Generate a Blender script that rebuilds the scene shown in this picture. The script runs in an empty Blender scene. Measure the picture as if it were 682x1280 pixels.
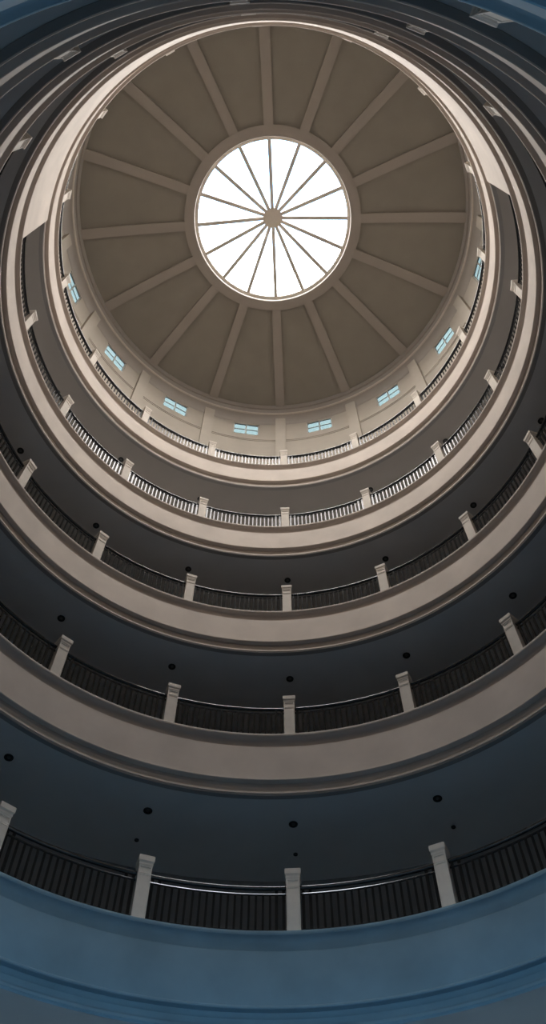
import bpy, bmesh, math
from math import pi, sin, cos, radians as rad
from mathutils import Vector, Matrix

C = bpy.context.scene
COL = C.collection

# ------------------------------------------------------------------ measured layout (metres)
R = 6.3                                    # radius of the atrium well
CAM_Z = 1.5
LIP = [5.20, 9.403, 13.706, 17.917, 22.094, 26.218]   # balcony floor heights, 0 = below the picture
AZ0 = rad(3.855)                            # azimuth of the post that faces the camera
STEP = 2 * pi / 16
R_WALL = 8.9                               # gallery back wall
R_DRUM = 7.65                              # wall under the dome
RIB_AZ = rad(2.70)
WIN_AZ = rad(3.4)
Z5 = LIP[5]

# ------------------------------------------------------------------ materials
def nodes_of(name):
    m = bpy.data.materials.new(name); m.use_nodes = True
    nt = m.node_tree
    return m, nt, nt.nodes['Principled BSDF']

def plaster(name, col, var=0.05, rough=0.75, scale=1.3, bump=0.05):
    m, nt, b = nodes_of(name)
    tc = nt.nodes.new('ShaderNodeTexCoord')
    n1 = nt.nodes.new('ShaderNodeTexNoise'); n1.inputs['Scale'].default_value = scale; n1.inputs['Detail'].default_value = 6
    ramp = nt.nodes.new('ShaderNodeValToRGB')
    ramp.color_ramp.elements[0].position = .3; ramp.color_ramp.elements[1].position = .7
    ramp.color_ramp.elements[0].color = [c * (1 - var) for c in col] + [1]
    ramp.color_ramp.elements[1].color = [min(1, c * (1 + var)) for c in col] + [1]
    n2 = nt.nodes.new('ShaderNodeTexNoise'); n2.inputs['Scale'].default_value = 90
    bp = nt.nodes.new('ShaderNodeBump'); bp.inputs['Strength'].default_value = bump; bp.inputs['Distance'].default_value = .01
    L = nt.links.new
    L(tc.outputs['Object'], n1.inputs['Vector']); L(tc.outputs['Object'], n2.inputs['Vector'])
    L(n1.outputs['Fac'], ramp.inputs['Fac']); L(ramp.outputs['Color'], b.inputs['Base Color'])
    L(n2.outputs['Fac'], bp.inputs['Height']); L(bp.outputs['Normal'], b.inputs['Normal'])
    b.inputs['Roughness'].default_value = rough
    b.inputs['Specular IOR Level'].default_value = .2
    return m

def plain(name, col, rough=.5, metal=0, spec=.5, var=.08, scale=20):
    m, nt, b = nodes_of(name)
    tc = nt.nodes.new('ShaderNodeTexCoord')
    n = nt.nodes.new('ShaderNodeTexNoise'); n.inputs['Scale'].default_value = scale
    mx = nt.nodes.new('ShaderNodeMix'); mx.data_type = 'RGBA'
    mx.inputs[6].default_value = [c * (1 - var) for c in col] + [1]
    mx.inputs[7].default_value = [min(1, c * (1 + var)) for c in col] + [1]
    nt.links.new(tc.outputs['Object'], n.inputs['Vector']); nt.links.new(n.outputs['Fac'], mx.inputs[0])
    nt.links.new(mx.outputs[2], b.inputs['Base Color'])
    b.inputs['Roughness'].default_value = rough; b.inputs['Metallic'].default_value = metal
    b.inputs['Specular IOR Level'].default_value = spec
    return m

def glass(name, tint, gloss=.06):
    m = bpy.data.materials.new(name); m.use_nodes = True
    nt = m.node_tree; nt.nodes.clear()
    out = nt.nodes.new('ShaderNodeOutputMaterial')
    t = nt.nodes.new('ShaderNodeBsdfTransparent'); t.inputs['Color'].default_value = (*tint, 1)
    g = nt.nodes.new('ShaderNodeBsdfGlossy'); g.inputs['Roughness'].default_value = .05
    mx = nt.nodes.new('ShaderNodeMixShader'); mx.inputs[0].default_value = gloss
    nt.links.new(t.outputs[0], mx.inputs[1]); nt.links.new(g.outputs[0], mx.inputs[2])
    nt.links.new(mx.outputs[0], out.inputs['Surface'])
    return m

M_FASCIA = plaster('cream_plaster', (.63, .552, .485), var=.08)
M_MOULD = plaster('cream_moulding', (.56, .495, .44), var=.03)
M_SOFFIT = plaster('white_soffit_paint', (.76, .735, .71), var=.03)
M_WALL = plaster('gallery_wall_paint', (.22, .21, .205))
M_DECK = plaster('brown_walkway_tile', (.07, .067, .064), rough=.5)
M_BLUE = plaster('blue_grey_plaster', (.185, .28, .345), var=.12)
M_BLUE_SOFFIT = plaster('blue_grey_soffit', (.185, .28, .345), var=.04)
M_TOP_SOFFIT = plaster('brown_soffit', (.46, .42, .38), var=.03)  # darker, browner tone for the underside of the top balcony
M_BAND = plaster('grey_band', (.34, .32, .30), var=.03)  # darker grey strip along the soffit edge, beside the cornice
M_DRUM = plaster('drum_wall_paint', (.48, .432, .37))
M_DOME = plaster('dome_panel_paint', (.35, .325, .285), var=.04)
M_RIB = plaster('dome_rib_paint', (.44, .398, .36), var=.03)
M_POST = plaster('post_stone', (.68, .62, .55), var=.05, scale=6)
M_RAIL = plain('black_enamel_metal', (.018, .018, .02), rough=.14, spec=.6)
M_BAR = plain('black_enamel_bars', (.02, .019, .018), rough=.15, spec=.07)
M_FLOOR = plaster('grey_stone_floor', (.56, .60, .64), rough=.4)
M_MULL = plain('bronze_mullion', (.60, .53, .45), rough=.5)
M_REVEAL = plaster('skylight_rim_paint', (.80, .76, .72), var=.02)
M_BLACK = plain('downlight_black', (.012, .012, .013), rough=.5)
M_LENS = plain('downlight_lens', (.10, .10, .10), rough=.3)
M_SASH = plain('window_sash_paint', (.55, .55, .52), rough=.5)
M_SKYGLASS = glass('clear_skylight_glass', (.97, .97, .97))
M_WINGLASS = glass('tinted_window_glass', (.092, .113, .118), .04)

# ------------------------------------------------------------------ helpers
def pol(r, az, z=0.0):
    return Vector((r * sin(az), r * cos(az), z))

def link(name, me, mat=None, parent=None):
    o = bpy.data.objects.new(name, me); COL.objects.link(o)
    if mat and me: me.materials.append(mat)
    if parent: o.parent = parent
    return o

def obj(name, bm, mat, parent=None, smooth=35):
    bmesh.ops.recalc_face_normals(bm, faces=bm.faces)
    me = bpy.data.meshes.new(name); bm.to_mesh(me); bm.free()
    if smooth:
        me.shade_smooth(); me.set_sharp_from_angle(angle=rad(smooth))
    return link(name, me, mat, parent)

def empty(name, loc=(0, 0, 0), rz=0.0):
    o = bpy.data.objects.new(name, None); COL.objects.link(o)
    o.location = loc; o.rotation_euler = (0, 0, rz); o.empty_display_size = .2
    return o

def tag(o, label=None, cat=None, group=None, kind=None):
    if label: o['label'] = label
    if cat: o['category'] = cat
    if group: o['group'] = group
    if kind: o['kind'] = kind
    return o

def sweep(bm, prof, az_a=0.0, az_b=2 * pi, n=256, closed_prof=True, origin=Vector((0, 0, 0))):
    """(r, z) profile swept about the rotunda axis"""
    full = abs(az_b - az_a - 2 * pi) < 1e-6
    rings = []
    for i in range(n if full else n + 1):
        a = az_a + (az_b - az_a) * i / n
        rings.append([bm.verts.new(pol(r, a, z) - origin) for r, z in prof])
    m = len(prof)
    for i in range(len(rings) if full else len(rings) - 1):
        A, B = rings[i], rings[(i + 1) % len(rings)]
        for j in range(m if closed_prof else m - 1):
            bm.faces.new((A[j], A[(j + 1) % m], B[(j + 1) % m], B[j]))
    if not full and closed_prof:
        bm.faces.new(rings[0]); bm.faces.new(list(reversed(rings[-1])))
    return bm

def box(bm, x0, x1, y0, y1, z0, z1, M=None):
    vs = [Vector((x, y, z)) for z in (z0, z1) for y in (y0, y1) for x in (x0, x1)]
    if M is not None: vs = [M @ v for v in vs]
    v = [bm.verts.new(p) for p in vs]
    fs = [bm.faces.new([v[i] for i in f]) for f in ((0, 2, 3, 1), (4, 5, 7, 6), (0, 1, 5, 4), (2, 6, 7, 3), (0, 4, 6, 2), (1, 3, 7, 5))]
    return fs

def frustum(bm, levels):
    """square stack: list of (half width, z)"""
    rings = [[bm.verts.new((sx * w, sy * w, z)) for sx, sy in ((-1, -1), (1, -1), (1, 1), (-1, 1))] for w, z in levels]
    for A, B in zip(rings, rings[1:]):
        for j in range(4):
            bm.faces.new((A[j], A[(j + 1) % 4], B[(j + 1) % 4], B[j]))
    bm.faces.new(list(reversed(rings[0]))); bm.faces.new(rings[-1])

def inset_sides(bm, thick, depth):
    bmesh.ops.recalc_face_normals(bm, faces=bm.faces)
    side = [f for f in bm.faces if abs(f.normal.z) < .3]
    bmesh.ops.inset_individual(bm, faces=side, thickness=thick, depth=0)
    bmesh.ops.inset_individual(bm, faces=side, thickness=.006, depth=-depth)

ORD = ['', 'first', 'second', 'third', 'fourth', 'fifth', 'sixth', 'seventh', 'eighth']
LEVEL = {5: 'top balcony', 4: 'second balcony down', 3: 'third balcony down', 2: 'fourth balcony down', 1: 'lowest balcony'}

# ------------------------------------------------------------------ the shell
bm = bmesh.new(); sweep(bm, [(0.001, 0), (11.5, 0), (11.5, -.2), (0.001, -.2)], n=96)
tag(obj('floor', bm, M_FLOOR), 'grey stone floor of the rotunda', kind='structure')

# gallery wall: ground storey solid, the storey above it open to daylight through wide openings, solid above
bm = bmesh.new()
def drum_band(z0, z1, a=0.0, b=2 * pi, n=96): sweep(bm, [(R_WALL, z0), (R_WALL + .3, z0), (R_WALL + .3, z1), (R_WALL, z1)], a, b, n)
HEAD = LIP[1] - 1.9
drum_band(3.2, LIP[0] + .8)
drum_band(HEAD, LIP[5] - .2)
NOPEN = 8                                  # doorways at ground level and windows on the storey above, open to daylight
for i in range(NOPEN):
    a = AZ0 + i * 2 * pi / NOPEN
    drum_band(0, 3.2, a - .1, a + .1, 8)
    drum_band(LIP[0] + .8, HEAD, a - .12, a + .12, 8)
tag(obj('wall_gallery', bm, M_WALL), 'plain painted back wall behind the balconies', kind='structure')

bm = bmesh.new()
for z, ext in ((HEAD + .02, 9), (3.22, 24)):  # unseen rings, added to keep high sky light out of the openings
    sweep(bm, [(R_WALL + .28, z), (R_WALL + ext, z), (R_WALL + ext, z + .3), (R_WALL + .28, z + .3)], n=64)
tag(obj('sky_blocker_rings', bm, M_DECK), 'added dark rings blocking sky light outside the lower storeys', kind='structure')

# the five balcony rings in the picture and the one below it
def balcony(level):
    z = LIP[level]
    rw = R_DRUM + .35 if level == 5 else R_WALL + .02
    root = empty('balcony_slab', (0, 0, z))
    tag(root, (('blue-grey' if level < 2 else 'cream') + ' ring-shaped floor slab of the ' + LEVEL[level]) if level else 'blue-grey ring-shaped floor slab below the lowest balcony in view', kind='structure')
    low = level < 2                        # the lowest balcony is painted blue-grey
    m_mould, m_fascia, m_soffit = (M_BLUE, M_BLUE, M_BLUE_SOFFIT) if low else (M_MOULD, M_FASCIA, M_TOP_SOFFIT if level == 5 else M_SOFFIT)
    b = bmesh.new(); sweep(b, [(6.62, 0), (6.29, 0), (6.282, -.012), (6.282, -.06), (6.29, -.072), (6.335, -.08), (6.375, -.10), (6.395, -.135), (6.40, -.18), (6.40, -.34), (6.62, -.34)])
    obj('coping', b, m_mould, root)
    b = bmesh.new(); sweep(b, [(6.615, -.004), (rw, -.004), (rw, -.16), (6.615, -.16)])
    obj('walkway', b, M_DECK, root)
    b = bmesh.new(); sweep(b, [(6.50, -.305), (6.352, -.305), (6.345, -.313), (6.345, -1.14), (6.318, -1.155), (6.302, -1.17), (6.290, -1.185), (6.290, -1.205), (6.302, -1.215), (6.50, -1.22)])
    obj('fascia', b, m_fascia, root)
    b = bmesh.new(); sweep(b, [(6.50, -1.21), (6.40, -1.21), (6.40, -1.25), (6.392, -1.31), (6.384, -1.32), (6.387, -1.39), (6.380, -1.42), (6.365, -1.435), (6.360, -1.445), (6.360, -1.482), (6.37, -1.49), (6.50, -1.49)])
    obj('cornice', b, m_mould, root)
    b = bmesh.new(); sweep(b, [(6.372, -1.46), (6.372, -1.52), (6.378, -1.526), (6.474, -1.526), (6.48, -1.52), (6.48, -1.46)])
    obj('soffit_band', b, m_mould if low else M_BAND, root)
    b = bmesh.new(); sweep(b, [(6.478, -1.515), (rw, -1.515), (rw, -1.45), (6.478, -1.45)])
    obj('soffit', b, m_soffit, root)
    return root
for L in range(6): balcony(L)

# solid wall closing the second balcony over the camera
bm = bmesh.new()
a0, a1 = rad(115.9), rad(360 - 105.9)
sweep(bm, [(6.325, LIP[4]), (6.525, LIP[4]), (6.525, LIP[5] - 1.45), (6.325, LIP[5] - 1.45)], a0, a1, n=120)
tag(obj('wall_infill', bm, M_FASCIA), 'solid cream curved wall filling the second balcony opening', kind='structure')

# drum wall, pilasters, cornice
bm = bmesh.new()
HW, WZ0, WZ1 = rad(3.95), Z5 + 5.43, Z5 + 6.45     # the window openings
sweep(bm, [(R_DRUM, Z5 - .1), (R_DRUM + .07, Z5 - .1), (R_DRUM + .07, WZ0), (R_DRUM, WZ0)], n=192)
sweep(bm, [(R_DRUM, WZ1), (R_DRUM + .07, WZ1), (R_DRUM + .07, Z5 + 7.7), (R_DRUM, Z5 + 7.7)], n=192)
for k in range(16):
    a = WIN_AZ + (k + .5) * STEP
    sweep(bm, [(R_DRUM, WZ0), (R_DRUM + .07, WZ0), (R_DRUM + .07, WZ1), (R_DRUM, WZ1)], a + HW, a + STEP - HW, n=10)
drum = tag(obj('wall_drum', bm, M_DRUM), 'round cream wall with small windows under the dome', kind='structure')
for k in range(16):
    a = RIB_AZ + k * STEP
    M = Matrix.Rotation(-a, 4, 'Z')
    bm = bmesh.new(); box(bm, -.205, .205, 7.50, 7.66, Z5, Z5 + 6.92, M)
    box(bm, -.225, .225, 7.48, 7.66, Z5, Z5 + .25, M)
    obj('pilaster', bm, M_DRUM, drum)
bm = bmesh.new()
sweep(bm, [(7.66, Z5 + 6.50), (7.63, Z5 + 6.54), (7.61, Z5 + 6.66), (7.54, Z5 + 6.80), (7.46, Z5 + 6.90), (7.38, Z5 + 6.93), (7.355, Z5 + 6.95), (7.34, Z5 + 6.98),
           (7.345, Z5 + 7.05), (7.42, Z5 + 7.07), (7.42, Z5 + 7.22), (7.36, Z5 + 7.33), (7.35, Z5 + 7.39), (7.29, Z5 + 7.40), (7.285, Z5 + 7.47), (7.26, Z5 + 7.54), (7.25, Z5 + 7.64), (7.66, Z5 + 7.64)])
obj('cornice', bm, M_RIB, drum)
bm = bmesh.new(); sweep(bm, [(7.40, Z5 + 6.925), (7.35, Z5 + 6.935), (7.33, Z5 + 6.96), (7.33, Z5 + 7.01), (7.35, Z5 + 7.04), (7.40, Z5 + 7.05)], n=192)
obj('cornice_bead', bm, M_POST, drum)
bm = bmesh.new()
for zz in (4.84, 4.96):
    sweep(bm, [(R_DRUM - .018, Z5 + zz), (R_DRUM + .02, Z5 + zz), (R_DRUM + .02, Z5 + zz + .035), (R_DRUM - .018, Z5 + zz + .035)], n=192)
obj('string_course', bm, M_DRUM, drum)

# drum windows
def drum_window(k, n):
    a = WIN_AZ + (k + .5) * STEP
    root = empty('window_%d' % n, pol(R_DRUM, a, WZ0), -a)
    side = 'left' if k < 0 else 'right'
    i = -k if k < 0 else k + 1
    tag(root, 'small four-pane window under the dome, %s %s of the bottom-centre post' % (ORD[i], side), 'window', 'small windows under the dome', 'structure')
    w, h = R_DRUM * sin(HW), WZ1 - WZ0
    b = bmesh.new()
    for x0, x1, z0, z1 in ((-w - .02, -w + .045, -.015, h + .015), (w - .045, w + .02, -.015, h + .015), (-w + .045, w - .045, -.015, .045), (-w + .045, w - .045, h - .045, h + .015)):
        box(b, x0, x1, .01, .06, z0, z1)
    obj('frame', b, M_SASH, root, 0)
    b = bmesh.new(); box(b, -.025, .025, .02, .05, .045, h - .045); obj('mullion', b, M_SASH, root, 0)
    for s in (-1, 1):
        b = bmesh.new(); box(b, min(s * .03, s * (w - .045)), max(s * .03, s * (w - .045)), .025, .048, h / 2 - .022, h / 2 + .022); obj('glazing_bar', b, M_SASH, root, 0)
        for z0, z1 in ((.03, h / 2 - .012), (h / 2 + .012, h - .03)):
            b = bmesh.new(); box(b, min(s * .012, s * (w - .03)), max(s * .012, s * (w - .03)), .033, .039, z0, z1); obj('glass_pane', b, M_WINGLASS, root, 0)
n = 2
for k in list(range(-8, 8)):
    drum_window(k, n); n += 1

# dome: recessed shell, sixteen ribs, collar round the oculus
dome = empty('ceiling', (0, 0, 0)); tag(dome, 'shallow ribbed dome ceiling round the skylight', kind='structure')
def dome_z(r):
    t = (r - 3.34) / 3.95
    return Z5 + 8.31 - .78 * max(t, 0) ** 1.7
REC = .13
rs = [3.24 + (7.36 - 3.24) * i / 16 for i in range(17)]
bm = bmesh.new(); sweep(bm, [(r, dome_z(r) + REC) for r in rs] + [(r, dome_z(r) + REC + .25) for r in reversed(rs)], n=192)
obj('dome_shell', bm, M_DOME, dome)
for k in range(16):
    a = RIB_AZ + k * STEP; M = Matrix.Rotation(-a, 4, 'Z')
    bm = bmesh.new(); rings = []
    for r in rs:
        w = .172 + .012 * (r - 3.24) / 4
        rings.append([bm.verts.new(M @ Vector((x, r, z))) for x, z in ((-w, dome_z(r) + REC + .1), (-w, dome_z(r)), (w, dome_z(r)), (w, dome_z(r) + REC + .1))])
    for A, B in zip(rings, rings[1:]):
        for j in range(4): bm.faces.new((A[j], A[(j + 1) % 4], B[(j + 1) % 4], B[j]))
    bm.faces.new(rings[0]); bm.faces.new(list(reversed(rings[-1])))
    obj('rib', bm, M_RIB, dome)
zc = dome_z(3.39)
bm = bmesh.new(); sweep(bm, [(3.395, zc - .005), (3.04, zc - .02), (3.015, zc - .012), (3.008, zc + .0), (3.008, zc + .25), (3.395, zc + .25)])
obj('collar', bm, M_RIB, dome)

# skylight
ZG = Z5 + 8.53
sky = empty('window_1', (0, 0, ZG)); tag(sky, 'round glass skylight at the top of the dome', kind='structure')
bm = bmesh.new(); sweep(bm, [(3.006, zc + .02 - ZG), (3.12, zc + .02 - ZG), (3.12, .10), (3.0, .10)])
obj('rim', bm, M_REVEAL, sky)
bm = bmesh.new(); sweep(bm, [(2.884, -.03), (3.003, -.03), (3.003, .06), (2.884, .06)], n=128)
obj('frame', bm, M_MULL, sky)
HUB_Z = .75
bm = bmesh.new()
prof = [(.0, -.03), (.30, -.03), (.36, -.01), (.38, .02), (.38, .09), (.0, .09)]
bmesh.ops.create_circle
sweep(bm, [(max(r, .002), z + HUB_Z) for r, z in prof], n=32)
obj('hub', bm, M_MULL, sky)
for k in range(16):
    a = RIB_AZ + k * STEP; M = Matrix.Rotation(-a, 4, 'Z')
    bm = bmesh.new()
    w = .068
    vs = [bm.verts.new(M @ Vector((x, y, z))) for y, z0 in ((.34, HUB_Z), (2.91, 0)) for x, z in ((-w, z0 - .02), (w, z0 - .02), (w, z0 + .06), (-w, z0 + .06))]
    for j in range(4): bm.faces.new((vs[j], vs[(j + 1) % 4], vs[4 + (j + 1) % 4], vs[4 + j]))
    bm.faces.new(vs[:4]); bm.faces.new(list(reversed(vs[4:])))
    obj('mullion', bm, M_MULL, sky, 0)
    bm = bmesh.new(); b2 = a + STEP
    lo = [pol(.36, a, HUB_Z + .03), pol(.36, b2, HUB_Z + .03), pol(2.90, b2, .03), pol(2.90, (a + b2) / 2, .03), pol(2.90, a, .03)]
    A = [bm.verts.new(p) for p in lo]; B = [bm.verts.new(p + Vector((0, 0, .01))) for p in lo]
    bm.faces.new(A); bm.faces.new(list(reversed(B)))
    for j in range(5): bm.faces.new((A[j], A[(j + 1) % 5], B[(j + 1) % 5], B[j]))
    obj('glass_pane', bm, M_SKYGLASS, sky, 0)

# ------------------------------------------------------------------ posts
R_POST = 6.435
def make_post():
    root = empty('newel_post')
    b = bmesh.new(); frustum(b, [(.1125, 0), (.1125, .80)]); inset_sides(b, .022, .008); obj('shaft', b, M_POST, root, 0)
    b = bmesh.new(); frustum(b, [(.105, .80), (.105, .812)]); obj('neck', b, M_POST, root, 0)
    b = bmesh.new(); frustum(b, [(.1125, .812), (.1125, .955)]); inset_sides(b, .03, .012); obj('frieze_block', b, M_POST, root, 0)
    b = bmesh.new(); frustum(b, [(.114, .955), (.122, .975), (.122, .995), (.118, 1.0), (.118, 1.012), (.136, 1.045), (.136, 1.135), (.128, 1.147)]); obj('capital', b, M_POST, root, 0)
    return root

def copy_tree(o, parent=None):
    c = o.copy(); COL.objects.link(c)
    if parent: c.parent = parent
    for ch in list(KIDS.get(o.name, ())): copy_tree(ch, c)
    return c
KIDS = {}
def index(root):
    KIDS[root.name] = [o for o in bpy.data.objects if o.parent == root]
    for o in KIDS[root.name]: index(o)

def side_of(k):
    return 'left' if k < 0 else 'right'

# ------------------------------------------------------------------ railing bay between two posts
def make_railing():
    root = empty('balcony_railing')
    O = Vector((0, R_POST, 0)); half = STEP / 2 - .118 / R_POST
    def arc(name, prof, mat):
        b = bmesh.new(); sweep(b, prof, -half, half, n=12, origin=O); return obj(name, b, mat, root, 40)
    def oval(rc, zc, rx, rz, n=10): return [(rc + rx * cos(2 * pi * i / n), zc + rz * sin(2 * pi * i / n)) for i in range(n)]
    arc('handrail', oval(R_POST, .855, .036, .036, 14), M_RAIL)
    arc('upper_rail', oval(R_POST, .735, .018, .020, 8), M_RAIL)
    arc('bottom_rail', [(R_POST - .02, .06), (R_POST + .02, .06), (R_POST + .02, .10), (R_POST - .02, .10)], M_RAIL)
    def bar(a, w, name, z0=.06, z1=.74):
        M = Matrix.Translation(-O) @ Matrix.Rotation(-a, 4, 'Z')
        b = bmesh.new(); box(b, -w / 2, w / 2, R_POST - .014, R_POST + .014, z0, z1, M); obj(name, b, M_BAR, root, 0)
    inner = half - .27 / R_POST
    for s in (-1, 1):
        bar(s * (half - .045 / R_POST), .05, 'stanchion', 0, .83)
        bar(s * (half - .165 / R_POST), .05, 'stanchion', 0, .83)
    for i in range(16):
        bar(-inner + 2 * inner * i / 15, .036, 'baluster')
    return root

POSTS = {L: list(range(-8, 8)) for L in (1, 2, 3, 4, 5)}
BAYS = {L: list(range(-8, 8)) for L in (1, 2, 3, 4, 5)}
# on the lower balconies the near side is hidden behind its own floor slab, except for the post caps at the edge
POSTS[1] = [-3, -2, -1, 0, 1, 2, 3, 7]
POSTS[2] = [-8, -7, -4, -3, -2, -1, 0, 1, 2, 3, 4, 7]
POSTS[3] = [-8, -7, -6, -4, -3, -2, -1, 0, 1, 2, 3, 4, 6, 7]
BAYS[1] = list(range(-3, 3)); BAYS[2] = list(range(-4, 4)); BAYS[3] = [-6] + list(range(-4, 4)) + [5]; BAYS[5] = list(range(-6, 6))

post0 = make_post(); index(post0)
rail0 = make_railing(); index(rail0)
first = True
for L in (1, 2, 3, 4, 5):
    for k in POSTS[L]:
        if L == 4 and (k > 4 or k < -4): continue
        o = post0 if first else copy_tree(post0); first = False
        a = AZ0 + k * STEP
        o.location = pol(R_POST, a, LIP[L]); o.rotation_euler = (0, 0, -a)
        where = 'the bottom-centre one' if k == 0 else '%s %s of bottom-centre post' % (ORD[abs(k)], side_of(k))
        label = 'cream square newel post on the %s, %s' % (LEVEL[L], where)
        if L < 4 and abs(k) > 5:
            label = 'cream newel post at the near edge of %s, %s %s of top-centre' % (LEVEL[L], ORD[9 + k if k < 0 else 8 - k], side_of(k))
        tag(o, label, 'post', 'newel posts on the ' + LEVEL[L])
first = True
for L in (1, 2, 3, 4, 5):
    for k in BAYS[L]:
        if L == 4 and (k > 4 or k < -5): continue
        o = rail0 if first else copy_tree(rail0); first = False
        a = AZ0 + (k + .5) * STEP
        o.location = pol(R_POST, a, LIP[L]); o.rotation_euler = (0, 0, -a)
        i = k + 1 if k >= 0 else -k
        s = 'right' if k >= 0 else 'left'
        label = 'black barred railing of the %s, %s span %s of bottom-centre post' % (LEVEL[L], ORD[i], s)
        if L > 3:
            label = 'black-topped railing with pale bars on %s, %s span %s of centre post' % (LEVEL[L], ORD[i], s)
        if L == 3 and i > 5:
            label = 'black barred railing at the near edge of the %s, upper %s side' % (LEVEL[L], s)
        tag(o, label, 'railing', 'railings on the ' + LEVEL[L])

# ------------------------------------------------------------------ downlights in the balcony ceilings
def make_light(r, name):
    root = empty(name)
    b = bmesh.new(); n = 24
    def lathe(prof):
        rings = [[b.verts.new((rr * cos(2 * pi * i / n), rr * sin(2 * pi * i / n), z)) for i in range(n)] for rr, z in prof]
        for A, B in zip(rings, rings[1:]):
            for j in range(n): b.faces.new((A[j], A[(j + 1) % n], B[(j + 1) % n], B[j]))
        return rings
    lathe([(r * .70, 0), (r * .72, -.022), (r * .95, -.022), (r, -.012), (r, 0), (r * .70, 0)])
    obj('trim_ring', b, M_BLACK, root)
    b = bmesh.new(); q = lathe([(r * .71, -.002), (r * .45, -.004)]); obj('reflector', b, M_BLACK, root)
    b = bmesh.new(); q = lathe([(r * .46, -.003), (r * .36, -.010), (r * .12, -.014)]); b.faces.new(q[-1]); obj('lens', b, M_LENS, root)
    return root
LIGHTS = {2: range(-2, 3), 3: range(-3, 4), 4: range(-3, 4), 5: range(-3, 4)}
l0 = make_light(.088, 'ceiling_downlight'); index(l0); first = True
for L in LIGHTS:
    for k in LIGHTS[L]:
        o = l0 if first else copy_tree(l0); first = False
        a = AZ0 + k * STEP
        o.location = pol(7.18, a, LIP[L] - 1.515); o.rotation_euler = (0, 0, -a)
        where = 'behind its bottom-centre post' if k == 0 else 'behind its %s post %s of centre' % (ORD[abs(k)], side_of(k))
        tag(o, 'round black downlight above the %s, %s' % (LEVEL[L - 1], where), 'light', 'downlights above the ' + LEVEL[L - 1])
s0 = make_light(.045, 'ceiling_spotlight'); index(s0); first = True
for k in (-1, 0, 1):
    o = s0 if first else copy_tree(s0); first = False
    a = AZ0 + k * STEP
    o.location = pol(8.06, a, LIP[2] - 1.515); o.rotation_euler = (0, 0, -a)
    where = 'just over its bottom-centre post' if k == 0 else 'near its first post %s of centre' % side_of(k)
    tag(o, 'small dark round ceiling spotlight above lowest balcony, ' + where, 'light', 'small spotlights above the lowest balcony')

# ------------------------------------------------------------------ sky and daylight
w = bpy.data.worlds.new('sky'); C.world = w; w.use_nodes = True
nt = w.node_tree; nt.nodes.clear()
out = nt.nodes.new('ShaderNodeOutputWorld'); bg = nt.nodes.new('ShaderNodeBackground')
tc = nt.nodes.new('ShaderNodeTexCoord'); sep = nt.nodes.new('ShaderNodeSeparateXYZ')
mr = nt.nodes.new('ShaderNodeMapRange'); mr.inputs['From Min'].default_value = -1; mr.inputs['From Max'].default_value = 1
ramp = nt.nodes.new('ShaderNodeValToRGB')
SKY = 35.0
LOW = (.6, 1.35, 2.0)                       # cool daylight near and below the horizon
STOPS = [(0, [c / SKY for c in LOW]), (.56, [c / SKY for c in LOW]), (.66, (.33, .32, .305)), (.86, (.40, .386, .37)), (.935, (.68, .656, .63)), (.969, (1, .965, .925)), (.992, (.065, .12, .19))]
e = ramp.color_ramp.elements
while len(e) < len(STOPS): e.new(.5)
for i, (pos, c) in enumerate(STOPS):
    e[i].position = pos; e[i].color = (*c, 1)
nt.links.new(tc.outputs['Generated'], sep.inputs[0]); nt.links.new(sep.outputs['Z'], mr.inputs['Value'])
nt.links.new(mr.outputs[0], ramp.inputs[0]); nt.links.new(ramp.outputs[0], bg.inputs['Color']); nt.links.new(bg.outputs[0], out.inputs[0])
bg.inputs['Strength'].default_value = SKY

def portal(name, loc, rot, sx, sy, shape='RECTANGLE'):
    l = bpy.data.lights.new(name, 'AREA'); l.shape = shape; l.size = sx
    if shape == 'RECTANGLE': l.size_y = sy
    l.cycles.is_portal = True
    o = bpy.data.objects.new(name, l); COL.objects.link(o); o.location = loc; o.rotation_euler = rot
    return o
portal('skylight_portal', (0, 0, ZG + .9), (0, 0, 0), 6.1, 6.1, 'DISK')

# ------------------------------------------------------------------ camera
f, cx, cy, th, ro = 1018.78965, 341.0, 658.2859, 1.04192747, .00446405
fw = Vector((0, cos(th), sin(th))); up = Vector((0, -sin(th), cos(th))); rt = fw.cross(up)
r2 = rt * cos(ro) + up * sin(ro); u2 = -rt * sin(ro) + up * cos(ro)
cam = bpy.data.cameras.new('camera'); co = bpy.data.objects.new('camera', cam); COL.objects.link(co)
cam.sensor_fit = 'VERTICAL'; cam.sensor_height = 36; cam.sensor_width = 36
cam.lens = f * 36 / 1280; cam.shift_y = (cy - 640) / 1280; cam.shift_x = -(cx - 341) / 1280
cam.clip_start = .05; cam.clip_end = 500
MW = Matrix((r2, u2, -fw)).transposed().to_4x4()
MW.translation = Vector((.0104157 * R, -.9098726 * R, CAM_Z))
co.matrix_world = MW
C.camera = co

C.view_settings.view_transform = 'Standard'; C.view_settings.look = 'None'
C.view_settings.exposure = .85; C.view_settings.gamma = 1; C.view_settings.use_curve_mapping = False
C.cycles.max_bounces = 12; C.cycles.diffuse_bounces = 8; C.cycles.transparent_max_bounces = 16
C.cycles.use_denoising = True
C.cycles.sample_clamp_indirect = 8
